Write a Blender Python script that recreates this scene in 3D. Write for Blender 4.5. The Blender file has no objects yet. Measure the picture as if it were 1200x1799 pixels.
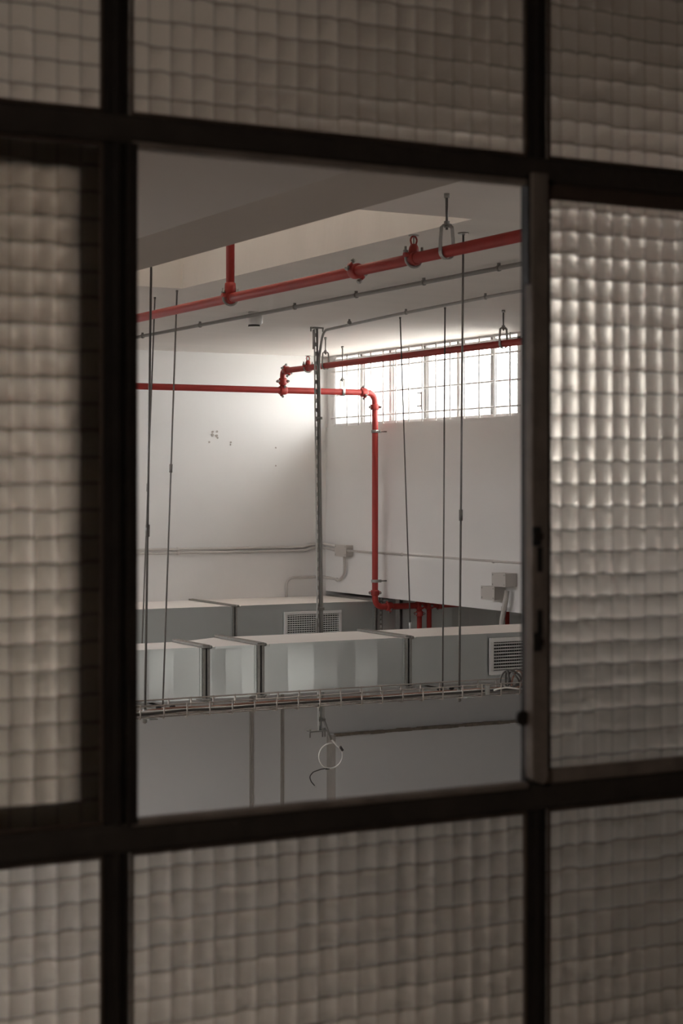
import bpy, math, random
from math import sin, cos, pi, radians
from mathutils import Vector

random.seed(7)
scene = bpy.context.scene
COL = scene.collection
ZC = 3.2                                   # eye height above the hall floor; coordinates below are written from eye level

# ------------------------------------------------------------------ camera
cam = bpy.data.cameras.new('camera')
cam.sensor_fit = 'AUTO'; cam.sensor_width = 36.0
cam.lens = 3150.0 / 1799.0 * 36.0
cam.shift_y = -49.5 / 1799.0
cam.clip_start = 0.05; cam.clip_end = 200
cam.dof.use_dof = True; cam.dof.focus_distance = 10.5; cam.dof.aperture_fstop = 11.0
cam_o = bpy.data.objects.new('camera', cam); COL.objects.link(cam_o)
cam_o.location = (0, 0, ZC); cam_o.rotation_euler = (radians(90), 0, radians(-28.5))
scene.camera = cam_o

# ------------------------------------------------------------------ sky, exposure
SKY = 9.5
world = bpy.data.worlds.new('overcast_sky'); scene.world = world
world.use_nodes = True
bg = world.node_tree.nodes['Background']
bg.inputs['Color'].default_value = (1.0, 0.985, 0.965, 1); bg.inputs['Strength'].default_value = SKY
scene.view_settings.view_transform = 'Standard'; scene.view_settings.look = 'None'
scene.view_settings.gamma = 1.0; scene.view_settings.use_curve_mapping = False
scene.view_settings.exposure = 0.93
scene.cycles.max_bounces = 12; scene.cycles.diffuse_bounces = 6; scene.cycles.transmission_bounces = 8
scene.cycles.transparent_max_bounces = 12; scene.cycles.glossy_bounces = 4
scene.cycles.sample_clamp_indirect = 4.0
scene.cycles.caustics_reflective = False; scene.cycles.caustics_refractive = True
scene.cycles.use_denoising = True; scene.cycles.use_adaptive_sampling = True; scene.cycles.adaptive_threshold = 0.02; scene.cycles.blur_glossy = 1.0

sun = bpy.data.lights.new('sun', 'SUN'); sun.energy = 800.0; sun.angle = radians(0.6); sun.color = (1.0, 0.98, 0.95)
sun_o = bpy.data.objects.new('sun', sun); COL.objects.link(sun_o)
sun_o.rotation_euler = Vector((-0.03, -0.50, -0.86)).to_track_quat('-Z', 'Y').to_euler()
def portal(name, loc, rot, sx, sy):
    l = bpy.data.lights.new(name, 'AREA'); l.shape = 'RECTANGLE'; l.size = sx; l.size_y = sy
    l.cycles.is_portal = True
    o = bpy.data.objects.new(name, l); COL.objects.link(o)
    o.location = (loc[0], loc[1], loc[2] + ZC); o.rotation_euler = rot
for yy, ll in ((11.06, 2.7), (4.85, 1.8)):  # second portal belongs to the added strip window
    portal('window_daylight', (6.98, yy, 0.71), (radians(90), 0, radians(90)), ll, 0.66)
portal('low_fill_daylight', (7.2, 1.38, -2.1), (radians(90), 0, radians(180)), 1.05, 0.55)  # guides sky light through the added low window
portal('skylight_daylight', (3.33, 7.085, 1.80), (0, 0, 0), 0.66, 2.75)

# ------------------------------------------------------------------ materials
def srgb(r, g, b):
    f = lambda c: (c / 255 / 12.92) if c / 255 <= 0.04045 else ((c / 255 + 0.055) / 1.055) ** 2.4
    return (f(r), f(g), f(b))
def mat(name, col, rough=0.6, metal=0.0, var=0.0, vscale=6.0, bump=0.0, bscale=40.0, stretch=(1, 1, 1), spec=0.5, col2=None, dust=None):
    m = bpy.data.materials.new(name); m.use_nodes = True
    nt = m.node_tree; N = nt.nodes; L = nt.links
    b = N['Principled BSDF']
    b.inputs['Base Color'].default_value = (*col, 1); b.inputs['Roughness'].default_value = rough
    b.inputs['Metallic'].default_value = metal; b.inputs['Specular IOR Level'].default_value = spec
    tc = N.new('ShaderNodeTexCoord'); mp = N.new('ShaderNodeMapping'); mp.inputs['Scale'].default_value = stretch
    L.new(tc.outputs['Object'], mp.inputs['Vector'])
    out = None
    if var > 0:
        n = N.new('ShaderNodeTexNoise'); n.inputs['Scale'].default_value = vscale; n.inputs['Detail'].default_value = 5
        n.inputs['Roughness'].default_value = 0.6
        L.new(mp.outputs[0], n.inputs['Vector'])
        r = N.new('ShaderNodeMapRange'); r.inputs['From Min'].default_value = 0.3; r.inputs['From Max'].default_value = 0.7
        L.new(n.outputs['Fac'], r.inputs['Value'])
        mx = N.new('ShaderNodeMix'); mx.data_type = 'RGBA'
        c2 = col2 if col2 else tuple(c * (1 - var) for c in col)
        mx.inputs[6].default_value = (*c2, 1); mx.inputs[7].default_value = (*col, 1)
        L.new(r.outputs[0], mx.inputs[0]); L.new(mx.outputs[2], b.inputs['Base Color']); out = mx.outputs[2]
        rr = N.new('ShaderNodeMapRange'); rr.inputs['To Min'].default_value = max(0.02, rough - 0.08); rr.inputs['To Max'].default_value = min(1, rough + 0.08)
        L.new(n.outputs['Fac'], rr.inputs['Value']); L.new(rr.outputs[0], b.inputs['Roughness'])
    if dust:                                # settled dust on faces that look straight up
        g = N.new('ShaderNodeNewGeometry'); sx = N.new('ShaderNodeSeparateXYZ'); L.new(g.outputs['True Normal'], sx.inputs[0])
        gt = N.new('ShaderNodeMapRange'); gt.inputs['From Min'].default_value = 0.8; gt.inputs['From Max'].default_value = 0.95
        L.new(sx.outputs['Z'], gt.inputs['Value'])
        d = N.new('ShaderNodeBsdfDiffuse'); d.inputs['Color'].default_value = (*dust, 1)
        ms = N.new('ShaderNodeMixShader'); L.new(gt.outputs[0], ms.inputs[0]); L.new(b.outputs[0], ms.inputs[1]); L.new(d.outputs[0], ms.inputs[2])
        L.new(ms.outputs[0], N['Material Output'].inputs['Surface'])
    if bump > 0:
        n2 = N.new('ShaderNodeTexNoise'); n2.inputs['Scale'].default_value = bscale; n2.inputs['Detail'].default_value = 6
        L.new(mp.outputs[0], n2.inputs['Vector'])
        bp = N.new('ShaderNodeBump'); bp.inputs['Strength'].default_value = bump; bp.inputs['Distance'].default_value = 0.01
        L.new(n2.outputs['Fac'], bp.inputs['Height']); L.new(bp.outputs[0], b.inputs['Normal'])
    return m

M = {}
M['wall'] = mat('white_wall_paint', (0.755, 0.745, 0.73), 0.75, var=0.05, vscale=1.2, bump=0.05, bscale=30)
M['ceiling'] = mat('white_ceiling_paint', (0.68, 0.64, 0.60), 0.8, var=0.07, vscale=1.5, bump=0.35, bscale=6, stretch=(0.25, 3.0, 1))
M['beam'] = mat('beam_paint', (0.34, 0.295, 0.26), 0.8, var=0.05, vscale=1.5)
M['floor'] = mat('pale_concrete_floor', (0.42, 0.375, 0.33), 0.7, var=0.25, vscale=2.0)
M['ground'] = mat('dark_paving', (0.06, 0.057, 0.053), 0.9, var=0.1)
M['rawwall'] = mat('bare_concrete', (0.17, 0.16, 0.15), 0.9, var=0.2)
M['roof'] = mat('pale_roof_concrete', (0.74, 0.72, 0.69), 0.9, var=0.1)
M['corridor'] = mat('dim_corridor_paint', (0.30, 0.27, 0.24), 0.8, var=0.1)
M['red'] = mat('red_pipe_paint', (0.385, 0.033, 0.026), 0.48, var=0.18, vscale=12, bump=0.05, bscale=60)
M['galv'] = mat('galvanised_sheet', (0.64, 0.665, 0.66), 0.29, metal=0.75, dust=(0.84, 0.79, 0.75))
M['flange'] = mat('duct_flange_steel', (0.34, 0.33, 0.31), 0.45, metal=0.8, var=0.25, vscale=25, dust=(0.26, 0.23, 0.21))
M['zinc'] = mat('zinc_plated_steel', (0.34, 0.33, 0.31), 0.42, metal=0.7, var=0.15, vscale=40)
M['rod'] = mat('threaded_rod_steel', (0.22, 0.21, 0.20), 0.45, metal=0.7, var=0.2, vscale=60)
M['strut'] = mat('grey_slotted_channel', (0.46, 0.45, 0.43), 0.5, metal=0.3, var=0.2, vscale=20)
M['conduit'] = mat('grey_conduit_paint', (0.20, 0.185, 0.17), 0.5, var=0.12, vscale=15)
M['conduit_mid'] = mat('mid_grey_conduit_paint', (0.32, 0.305, 0.285), 0.45, var=0.1, vscale=15)
M['conduit_pale'] = mat('pale_conduit_paint', (0.55, 0.52, 0.49), 0.45, var=0.1, vscale=15)
M['box'] = mat('grey_box_plastic', (0.50, 0.47, 0.44), 0.5, var=0.06)
M['white'] = mat('white_plastic', (0.72, 0.70, 0.68), 0.4)
M['alu'] = mat('aluminium_grille', (0.80, 0.79, 0.78), 0.4, metal=0.15)
M['black'] = mat('black_and_recess_shade', (0.012, 0.011, 0.010), 0.8)  # black parts; also darkness inside recesses, put in as colour
M['tray'] = mat('tray_wire', (0.42, 0.37, 0.33), 0.4, metal=0.75, var=0.25, vscale=30)
M['cable'] = mat('dark_cable_sheath', (0.075, 0.065, 0.058), 0.55, var=0.2)
M['cable_grey'] = mat('pale_grey_cable_sheath', (0.80, 0.78, 0.74), 0.5)
M['cable_orange'] = mat('orange_cable_sheath', (0.30, 0.15, 0.10), 0.55)
M['winframe'] = mat('white_window_paint', (0.72, 0.70, 0.69), 0.5, var=0.04)
M['wingrey'] = mat('grey_window_seal', (0.42, 0.41, 0.40), 0.5)
M['steel'] = mat('black_painted_steel', (0.013, 0.0105, 0.009), 0.6, spec=0.25, var=0.5, vscale=14, bump=0.25, bscale=70, col2=(0.028, 0.021, 0.017))
M['steel_lit'] = mat('frame_steel_lit_tone', (0.034, 0.028, 0.024), 0.6, spec=0.25, var=0.5, vscale=14, bump=0.25, bscale=70, col2=(0.055, 0.044, 0.037))  # lighter copy of the frame steel, light on transoms put into colour
M['steel_worn'] = mat('worn_brown_steel', (0.26, 0.215, 0.185), 0.62, spec=0.25, var=0.5, vscale=18, bump=0.25, bscale=70, col2=(0.13, 0.105, 0.09))
M['bead'] = mat('brown_putty', (0.07, 0.045, 0.032), 0.7, var=0.3, vscale=30, bump=0.4, bscale=60)
M['crust'] = mat('rough_brown_mortar', (0.30, 0.25, 0.20), 0.9, var=0.4, vscale=20, bump=0.8, bscale=40)
M['seam_and_shade'] = mat('brown_joint_and_shade', (0.44, 0.40, 0.36), 0.8, var=0.2)  # joints and chips, plus painted shade on the low wall's end

def glass(name, tint, rough, bump):
    m = bpy.data.materials.new(name); m.use_nodes = True; nt = m.node_tree; N = nt.nodes; L = nt.links
    N.remove(N['Principled BSDF'])
    g = N.new('ShaderNodeBsdfGlass'); g.inputs['Color'].default_value = (*tint, 1); g.inputs['Roughness'].default_value = rough; g.inputs['IOR'].default_value = 1.48
    tc = N.new('ShaderNodeTexCoord'); n = N.new('ShaderNodeTexNoise'); n.inputs['Scale'].default_value = 55; n.inputs['Detail'].default_value = 2
    L.new(tc.outputs['Object'], n.inputs['Vector'])
    b = N.new('ShaderNodeBump'); b.inputs['Strength'].default_value = bump; b.inputs['Distance'].default_value = 0.002
    L.new(n.outputs['Fac'], b.inputs['Height']); L.new(b.outputs[0], g.inputs['Normal'])
    L.new(g.outputs[0], N['Material Output'].inputs['Surface'])
    return m
M['reeded'] = glass('cross_reeded_glass', (0.93, 0.905, 0.87), 0.235, 0.12)
def grime_glass(name, fac):
    m = glass(name, (0.93, 0.905, 0.87), 0.2, 0.12); N = m.node_tree.nodes; L = m.node_tree.links
    g = next(n for n in N if n.type == 'BSDF_GLASS')
    d = N.new('ShaderNodeBsdfDiffuse'); d.inputs['Color'].default_value = (0.03, 0.024, 0.018, 1)
    mx = N.new('ShaderNodeMixShader'); mx.inputs[0].default_value = fac
    L.new(g.outputs[0], mx.inputs[1]); L.new(d.outputs[0], mx.inputs[2]); L.new(mx.outputs[0], N['Material Output'].inputs['Surface'])
    return m
M['grime'] = grime_glass('grimy_glass_groove', 0.55)
def clear_pane(name, t, gl):
    m = bpy.data.materials.new(name); m.use_nodes = True; nt = m.node_tree; N = nt.nodes; L = nt.links
    N.remove(N['Principled BSDF'])
    tr = N.new('ShaderNodeBsdfTransparent'); tr.inputs['Color'].default_value = (*t, 1)
    g = N.new('ShaderNodeBsdfGlossy'); g.inputs['Roughness'].default_value = 0.08
    mx = N.new('ShaderNodeMixShader'); mx.inputs[0].default_value = gl
    L.new(tr.outputs[0], mx.inputs[1]); L.new(g.outputs[0], mx.inputs[2]); L.new(mx.outputs[0], N['Material Output'].inputs['Surface'])
    return m
M['pane'] = clear_pane('clear_window_glass', (0.93, 0.94, 0.94), 0.05)
def milky(name, t):
    m = bpy.data.materials.new(name); m.use_nodes = True; N = m.node_tree.nodes; N.remove(N['Principled BSDF'])
    d = N.new('ShaderNodeBsdfTranslucent'); d.inputs['Color'].default_value = (*t, 1)
    m.node_tree.links.new(d.outputs[0], N['Material Output'].inputs['Surface']); return m
M['skyglass'] = milky('milky_skylight_sheet', (0.054, 0.051, 0.0475))

# ------------------------------------------------------------------ helpers
def wloc(o):
    v = Vector((0, 0, 0))
    while o is not None:
        v = v + o.location; o = o.parent
    return v
def fillet(pts, r, n=6):
    """polyline with its inner corners rounded to radius r"""
    P = [Vector(p) for p in pts]; out = [P[0]]
    for i in range(1, len(P) - 1):
        a, b, c = P[i - 1], P[i], P[i + 1]
        u = (a - b).normalized(); v = (c - b).normalized()
        d = min(r / max(math.tan(u.angle(v) / 2), 1e-3), (a - b).length * 0.49, (c - b).length * 0.49)
        p, q = b + u * d, b + v * d
        for k in range(n + 1):
            t = k / n
            out.append(p * (1 - t) ** 2 + b * (2 * t * (1 - t)) + q * t * t)
    out.append(P[-1])
    return out
class MB:
    def __init__(s): s.v = []; s.f = []; s.sm = []
    def add(s, vs, fs, smooth=False):
        o = len(s.v); s.v += [tuple(v) for v in vs]
        for k, f in enumerate(fs):
            s.f.append(tuple(i + o for i in f)); s.sm.append(smooth if isinstance(smooth, bool) else smooth[k])
        return s
    def box(s, x0, x1, y0, y1, z0, z1):
        return s.add([(x0, y0, z0), (x1, y0, z0), (x1, y1, z0), (x0, y1, z0), (x0, y0, z1), (x1, y0, z1), (x1, y1, z1), (x0, y1, z1)],
                     [(0, 3, 2, 1), (4, 5, 6, 7), (0, 1, 5, 4), (1, 2, 6, 5), (2, 3, 7, 6), (3, 0, 4, 7)])
    def tube(s, pts, r, n=10, closed=False, radii=None):
        P = [Vector(p) for p in pts]; m = len(P)
        T = []
        for i in range(m):
            a = P[i - 1] if (i > 0 or closed) else P[i]; b = P[(i + 1) % m] if (i < m - 1 or closed) else P[i]
            T.append((b - a).normalized())
        ref = Vector((0, 0, 1)) if abs(T[0].z) < 0.9 else Vector((1, 0, 0))
        u = T[0].cross(ref).normalized(); vs = []
        for i in range(m):
            u = (u - T[i] * u.dot(T[i])).normalized(); w = T[i].cross(u)
            rr = radii[i] if radii else r
            for k in range(n):
                a = 2 * pi * k / n; vs.append(P[i] + (u * cos(a) + w * sin(a)) * rr)
        fs = []; sm = []
        for i in range(m if closed else m - 1):
            j = (i + 1) % m
            for k in range(n):
                fs.append((i * n + k, i * n + (k + 1) % n, j * n + (k + 1) % n, j * n + k)); sm.append(True)
        if not closed:
            fs.append(tuple(reversed(range(n)))); sm.append(False)
            fs.append(tuple(range((m - 1) * n, m * n))); sm.append(False)
        return s.add(vs, fs, sm)
    def cyl(s, a, b, r, n=14, r2=None):
        return s.tube([a, b], r, n, radii=[r, r if r2 is None else r2])
    def prism(s, poly, axis, a, b):
        """poly: (p,q) in the plane normal to axis; extruded from a to b"""
        mk = {'x': lambda p, q, t: (t, p, q), 'y': lambda p, q, t: (p, t, q), 'z': lambda p, q, t: (p, q, t)}[axis]
        n = len(poly)
        return s.add([mk(p, q, a) for p, q in poly] + [mk(p, q, b) for p, q in poly],
                     [tuple(range(n)), tuple(range(2 * n - 1, n - 1, -1))] + [(i, i + n, (i + 1) % n + n, (i + 1) % n) for i in range(n)])
    def build(s, name, m, parent=None, bevel=0.0):
        o = wloc(parent) if parent is not None else Vector((0, 0, 0))
        me = bpy.data.meshes.new(name)
        if parent is None:                  # a thing of one mesh: its origin at its base
            xs = [v[0] for v in s.v]; ys = [v[1] for v in s.v]; zs = [v[2] for v in s.v]
            o = Vector(((min(xs) + max(xs)) / 2, (min(ys) + max(ys)) / 2, min(zs) + ZC))
        me.from_pydata([(v[0] - o.x, v[1] - o.y, v[2] + ZC - o.z) for v in s.v], [], s.f)
        me.polygons.foreach_set('use_smooth', s.sm)
        me.materials.append(M[m]); me.update()
        import bmesh
        bm = bmesh.new(); bm.from_mesh(me); bmesh.ops.recalc_face_normals(bm, faces=bm.faces); bm.to_mesh(me); bm.free()
        ob = bpy.data.objects.new(name, me); COL.objects.link(ob)
        if parent is not None: ob.parent = parent
        else: ob.location = o
        if bevel > 0:
            md = ob.modifiers.new('edge', 'BEVEL'); md.width = bevel; md.segments = 2; md.limit_method = 'ANGLE'; md.angle_limit = radians(40)
        return ob
def tag(o, label=None, cat=None, group=None, kind=None):
    if label: o['label'] = label
    if cat: o['category'] = cat
    if group: o['group'] = group
    if kind: o['kind'] = kind
    return o
def root(name, x, y, z, **kw):
    o = bpy.data.objects.new(name, None); COL.objects.link(o); o.location = (x, y, z + ZC); o.empty_display_size = 0.05
    return tag(o, **kw)
def box(name, m, b, parent=None, bevel=0.0): return MB().box(*b).build(name, m, parent, bevel)

# ------------------------------------------------------------------ hall shell
XW, YB, FZ = 6.65, 12.47, -3.2
def struct(o, label, cat): return tag(o, label, cat, kind='structure')
struct(box('floor', 'floor', (-3.2, 10.7, 1.5, 12.7, FZ - 0.1, FZ)), 'concrete floor of the hall below', 'floor')
mb = MB()                                            # ceiling slab with the skylight shaft left open
HX0, HX1, HY0, HY1 = 3.00, 3.666, 5.715, 8.458
mb.box(-3.2, HX0, 1.5, 12.7, 1.0, 1.22); mb.box(HX1, 7.0, 1.5, 12.7, 1.0, 1.22)
mb.box(HX0, HX1, 1.5, HY0, 1.0, 1.22); mb.box(HX0, HX1, HY1, 12.7, 1.0, 1.22)
struct(mb.build('ceiling', 'ceiling'), 'pale plastered ceiling of the hall with a skylight slot', 'ceiling')
mb = MB()
mb.box(HX0 - 0.12, HX0, HY0 - 0.12, HY1 + 0.12, 1.221, 1.75); mb.box(HX1, HX1 + 0.12, HY0 - 0.12, HY1 + 0.12, 1.221, 1.75)
mb.box(HX0, HX1, HY0 - 0.12, HY0, 1.221, 1.75); mb.box(HX0, HX1, HY1, HY1 + 0.12, 1.221, 1.75)
sh = struct(mb.build('ceiling_shaft', 'wall'), 'pale lit shaft walls above the ceiling slot', 'shaft')
box('skylight_pane', 'skyglass', (HX0 - 0.1, HX1 + 0.1, HY0 - 0.1, HY1 + 0.1, 1.752, 1.762), sh)
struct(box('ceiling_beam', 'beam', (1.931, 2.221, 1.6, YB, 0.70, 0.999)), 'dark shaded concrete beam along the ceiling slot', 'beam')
wb = struct(box('wall_back', 'wall', (-3.2, 10.7, YB, YB + 0.2, FZ, 1.0)), 'white painted back wall behind the ducts', 'wall')
struct(box('wall_left', 'rawwall', (-3.2, -3.0, 1.6, YB, FZ, 1.0)), 'bare concrete side wall of the hall', 'wall')
mb = MB()                                            # hanging window wall: sill spandrel, thicker strip, end pier
mb.box(6.63, 6.88, 11.60, YB, -0.842, 0.445)
mb.box(6.595, 6.88, 1.6, 11.60, -0.842, 0.445)
mb.box(6.63, 6.88, 1.6, 4.0, 0.445, 1.0); mb.box(6.63, 6.88, 5.71, 9.75, 0.445, 1.0)
mb.box(6.645, 6.88, 12.385, YB, 0.445, 1.0)
wr = struct(mb.build('wall_right', 'wall'), 'white wall under the barred window strip', 'wall')
struct(box('ground_outside', 'ground', (-25, 35, -30, 1.45, -3.4, -3.3)), 'dark paving outside under the corridor', 'ground')
struct(box('wall_end', 'wall', (10.5, 10.7, 1.6, YB, FZ, -0.62)), 'far end wall of the low side bay', 'wall')
struct(box('ceiling_side_bay', 'roof', (6.88, 10.7, 1.5, 12.7, -0.80, -0.62)), 'concrete slab over the low side bay', 'ceiling')
# low projecting wall with a rough mortar line on top
struct(box('wall_low_ledge', 'wall', (6.643, 10.5, 12.33, YB, FZ, -1.962)), 'low projecting white wall under the ducts', 'wall')
mb = MB(); n = 60
top = [6.643 + (10.4 - 6.643) * i / n for i in range(n + 1)]
for i in range(n):
    h0, h1 = 0.013 + 0.010 * random.random(), 0
    d = 0.006 + 0.008 * random.random()
    mb.box(top[i], top[i + 1], 12.33 - d, 12.36, -1.970 - 0.006 * random.random(), -1.962 + h0 * 0.6)
struct(mb.build('trim_1', 'crust'), 'rough brown mortar line on the low wall', 'trim')
for k, (xa, xb) in enumerate(((5.977, 5.997), (6.243, 6.261))):
    t = MB().box(xa, xb, YB - 0.006, YB, FZ, -1.10).box(xa - 0.012, xa - 0.004, YB - 0.004, YB, FZ, -1.10)
    struct(t.build('trim_%d' % (k + 2), 'seam_and_shade'), ('thin brown vertical joint on the back wall, further from post', 'thin brown vertical joint on the back wall, nearer the post')[k], 'trim')
struct(MB().box(6.638, 6.6435, 12.332, 12.468, FZ, -1.972).build('trim_4', 'seam_and_shade'), 'brownish strip painting shade at the end of the low wall', 'trim')  # darkens the ledge side by colour, standing in for shade
# drill marks left in the plaster
for (px_, pz, s) in ((5.655, 0.395, .010), (5.690, 0.398, .009), (5.652, 0.372, .012), (5.686, 0.368, .011), (5.695, 0.352, .008), (5.625, 0.318, .009), (5.806, 0.318, .008), (5.804, 0.300, .006), (6.19, 0.28, .007), (6.19, 0.14, .007)):
    m_ = MB(); k = 7
    m_.prism([(px_ + s * (0.7 + .5 * random.random()) * cos(2 * pi * i / k), pz + s * (0.7 + .5 * random.random()) * sin(2 * pi * i / k)) for i in range(k)], 'y', YB - 0.003, YB + 0.001)
    m_.build('plaster_chip', 'seam_and_shade', wb)

# ------------------------------------------------------------------ strip windows
def strip_window(name, y0, y1, label):
    """y0 < y1; frame 0.445..0.995"""
    w = root(name, 6.70, (y0 + y1) / 2, 0.445, label=label, cat='window', kind='structure')
    xa, xb = 6.64, 6.70
    box('frame_sill', 'winframe', (xa, xb, y0, y1, 0.445, 0.468), w, 0.003)
    box('frame_head', 'winframe', (xa, xb, y0, y1, 0.988, 1.0), w)
    box('frame_transom', 'winframe', (xa, xb, y0, y1, 0.922, 0.970), w, 0.003)
    box('frame_side', 'winframe', (xa, xb, y0, y0 + 0.055, 0.468, 0.988), w, 0.003)
    box('frame_side', 'winframe', (xa, xb, y1 - 0.04, y1, 0.468, 0.988), w, 0.003)
    L = y1 - y0
    ms = [y0 + L * t for t in (0.143, 0.305, 0.475, 0.663, 0.83)]
    for i, m in enumerate(ms):
        box('mullion', 'wingrey' if i in (0, 2) else 'winframe', (xa + 0.012, xb - 0.01, m - 0.016, m + 0.016, 0.468, 0.922), w, 0.002)
        box('mullion', 'winframe', (xa + 0.02, xb - 0.014, m - 0.046, m - 0.026, 0.468, 0.922), w, 0.002)
        box('mullion', 'wingrey', (xa + 0.012, xb - 0.01, m - 0.014, m + 0.014, 0.970, 0.988), w)
    e = [y0 + 0.055] + ms + [y1 - 0.04]
    for a, b in zip(e[:-1], e[1:]):
        box('pane', 'pane', (6.684, 6.688, a, b, 0.468, 0.922), w)
        box('pane', 'pane', (6.684, 6.688, a, b, 0.970, 0.988), w)
    for z in (0.871, 0.687, 0.514):
        MB().cyl((6.632, y0, z), (6.632, y1, z), 0.0062, 8).build('security_bar', 'winframe', w)
    nb = 14
    for k in range(nb):
        yy = y0 + 0.11 + (L - 0.2) * k / (nb - 1)
        MB().cyl((6.622, yy, 0.446), (6.622, yy, 0.999), 0.0062, 8).build('security_bar', 'winframe', w)
    m = ms[2]                                         # latch on the middle stile
    lt = MB().box(6.625, 6.652, m - 0.004, m + 0.012, 0.53, 0.66).build('latch', 'wingrey', w, 0.002)
    MB().cyl((6.63, m, 0.65), (6.63, m + 0.06, 0.652), 0.006, 8).cyl((6.63, m, 0.56), (6.63, m + 0.065, 0.557), 0.006, 8).build('latch_arm', 'wingrey', lt)
    return w
strip_window('window_2', 9.755, 12.385, 'bright barred strip window high above the red pipe')
strip_window('window_3_fill', 4.005, 5.705, 'short barred strip window out of sight past the jamb')  # unseen window added to bring more daylight into the hall

# ------------------------------------------------------------------ red sprinkler pipes
R = 0.0205
def ring(mb, c, ax, r0, r1, w, n=18):
    """band around axis ax (unit Vector) with radii r0..r1, width w, chamfered"""
    c = Vector(c); mb.tube([c - ax * w / 2, c - ax * w * 0.3, c + ax * w * 0.3, c + ax * w / 2], 0, n, radii=[r1 * 0.9, r1, r1, r1 * 0.9]); return mb
def coupling(parent, c, ax, side, r=R, w=0.046):
    """grooved coupling: two half shells, bolt ears along 'side'"""
    ax = Vector(ax).normalized(); side = Vector(side).normalized(); c = Vector(c)
    mb = MB(); ring(mb, c, ax, r, r * 1.42, w)
    up = ax.cross(side)
    for s in (-1, 1):
        mb.tube([c + side * s * r * 1.2, c + side * s * r * 1.95], 0.011, 8)
    o = mb.build('coupling', 'red', parent)
    for s in (-1, 1):
        b = MB(); p = c + side * s * r * 1.72
        b.cyl(p - up * 0.022, p + up * 0.022, 0.0055, 8); b.cyl(p + up * 0.016, p + up * 0.026, 0.009, 6); b.cyl(p - up * 0.026, p - up * 0.016, 0.009, 6)
        b.build('coupling_bolt', 'zinc', o)
    return o
def saddle(parent, c, ax, r=R):
    """saddle boss on top of the pipe with a U-bolt below"""
    c = Vector(c); ax = Vector(ax).normalized(); sd = ax.cross(Vector((0, 0, 1))).normalized(); up = Vector((0, 0, 1))
    mb = MB()
    ring(mb, c, ax, r, r * 1.22, 0.05)
    mb.tube([c + ax * 0.0 + sd * -0.040 + up * 0.012, c + sd * 0.040 + up * 0.012], 0.010, 8)
    o = mb.build('saddle', 'red', parent)
    u = MB(); pts = [c + sd * -0.034 + up * 0.042]
    for k in range(13):
        a = pi + pi * k / 12; pts.append(c + sd * cos(a) * 0.034 + up * (sin(a) * (r + 0.010)))
    pts.append(c + sd * 0.034 + up * 0.042)
    u.tube(pts, 0.0048, 8)
    for s in (-1, 1): u.cyl(c + sd * s * 0.034 + up * 0.020, c + sd * s * 0.034 + up * 0.029, 0.009, 6)
    u.build('u_bolt', 'zinc', o)
    return o
def sprinkler_head(parent, c, ax, r=R):
    c = Vector(c); up = Vector((0, 0, 1)); ax = Vector(ax).normalized(); sd = ax.cross(up).normalized()
    saddle(parent, c, ax, r)
    o = MB().tube([c + up * r * 0.6, c + up * 0.040, c + up * 0.052], 0, 12, radii=[0.021, 0.017, 0.011]).build('sprinkler_boss', 'red', parent)
    f = MB(); pts = [c + up * 0.050 - sd * 0.009]
    for k in range(9):
        a = pi - pi * k / 8; pts.append(c + sd * cos(a) * 0.013 + up * (0.064 + sin(a) * 0.016))
    pts.append(c + up * 0.050 + sd * 0.009)
    f.tube(pts, 0.0035, 8); f.build('sprinkler_frame', 'red', o)
    MB().cyl(c + up * 0.052, c + up * 0.078, 0.0032, 8).build('glass_bulb', 'zinc', o)
    MB().cyl(c + up * 0.081, c + up * 0.084, 0.019, 16).build('deflector', 'flange', o)

X1, Z1 = 3.266, 0.800
t = root('sprinkler_pipe', X1, 6.5, Z1, label='red sprinkler pipe crossing under the skylight slot, riser going up', cat='pipe')
MB().cyl((X1, 1.62, Z1), (X1, YB - 0.002, Z1), R, 20).build('pipe', 'red', t)
MB().tube(fillet([(X1, 7.02, Z1), (X1, 7.02, 1.60), (HX0 + 0.002, 7.02, 1.60)], 0.06), 0.0185, 18).build('riser', 'red', t)
saddle(t, (X1, 7.02, Z1), (0, 1, 0))
MB().tube([(X1, 7.02, Z1 + 0.012), (X1, 7.02, Z1 + 0.05), (X1, 7.02, Z1 + 0.065), (X1, 7.02, Z1 + 0.068)], 0, 16, radii=[0.025, 0.0245, 0.023, 0.018]).build('tee_neck', 'red', t)
coupling(t, (X1, 5.90, Z1), (0, 1, 0), (0.75, 0, -0.66))
sprinkler_head(t, (X1, 5.477, Z1), (0, 1, 0))
for yy in (10.2, 3.2): coupling(t, (X1, yy, Z1), (0, 1, 0), (0.75, 0, -0.66))

X3, Z3, Y2, Z2 = 5.74, 0.806, 11.45, 0.668
t = root('sprinkler_pipe', X3, Y2, Z2, label='red sprinkler pipe before the far wall with elbow dropping beside window', cat='pipe')
VX = 6.497
main = fillet([(-2.99, Y2, Z2), (VX, Y2, Z2), (VX, Y2, -0.905), (10.49, Y2, -0.905)], 0.075, 8)
MB().tube(main, 0.0225, 20).build('pipe', 'red', t)
MB().tube(fillet([(X3, Y2, Z2), (X3, Y2, Z3), (X3, 1.62, Z3)], 0.035, 6), R, 20).build('branch_pipe', 'red', t)
coupling(t, (X3, Y2, Z2), (1, 0, 0), (0, -0.5, 0.87), 0.0225, 0.055)
coupling(t, (X3, Y2, 0.732), (0, 0, 1), (1, -0.2, 0))
coupling(t, (X3, Y2 - 0.062, Z3), (0, 1, 0), (0.6, 0, -0.8))
sprinkler_head(t, (X3, 11.06, Z3), (0, 1, 0))
coupling(t, (VX - 0.095, Y2, Z2), (1, 0, 0), (0, 0.55, 0.83), 0.0225, 0.05)
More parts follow.
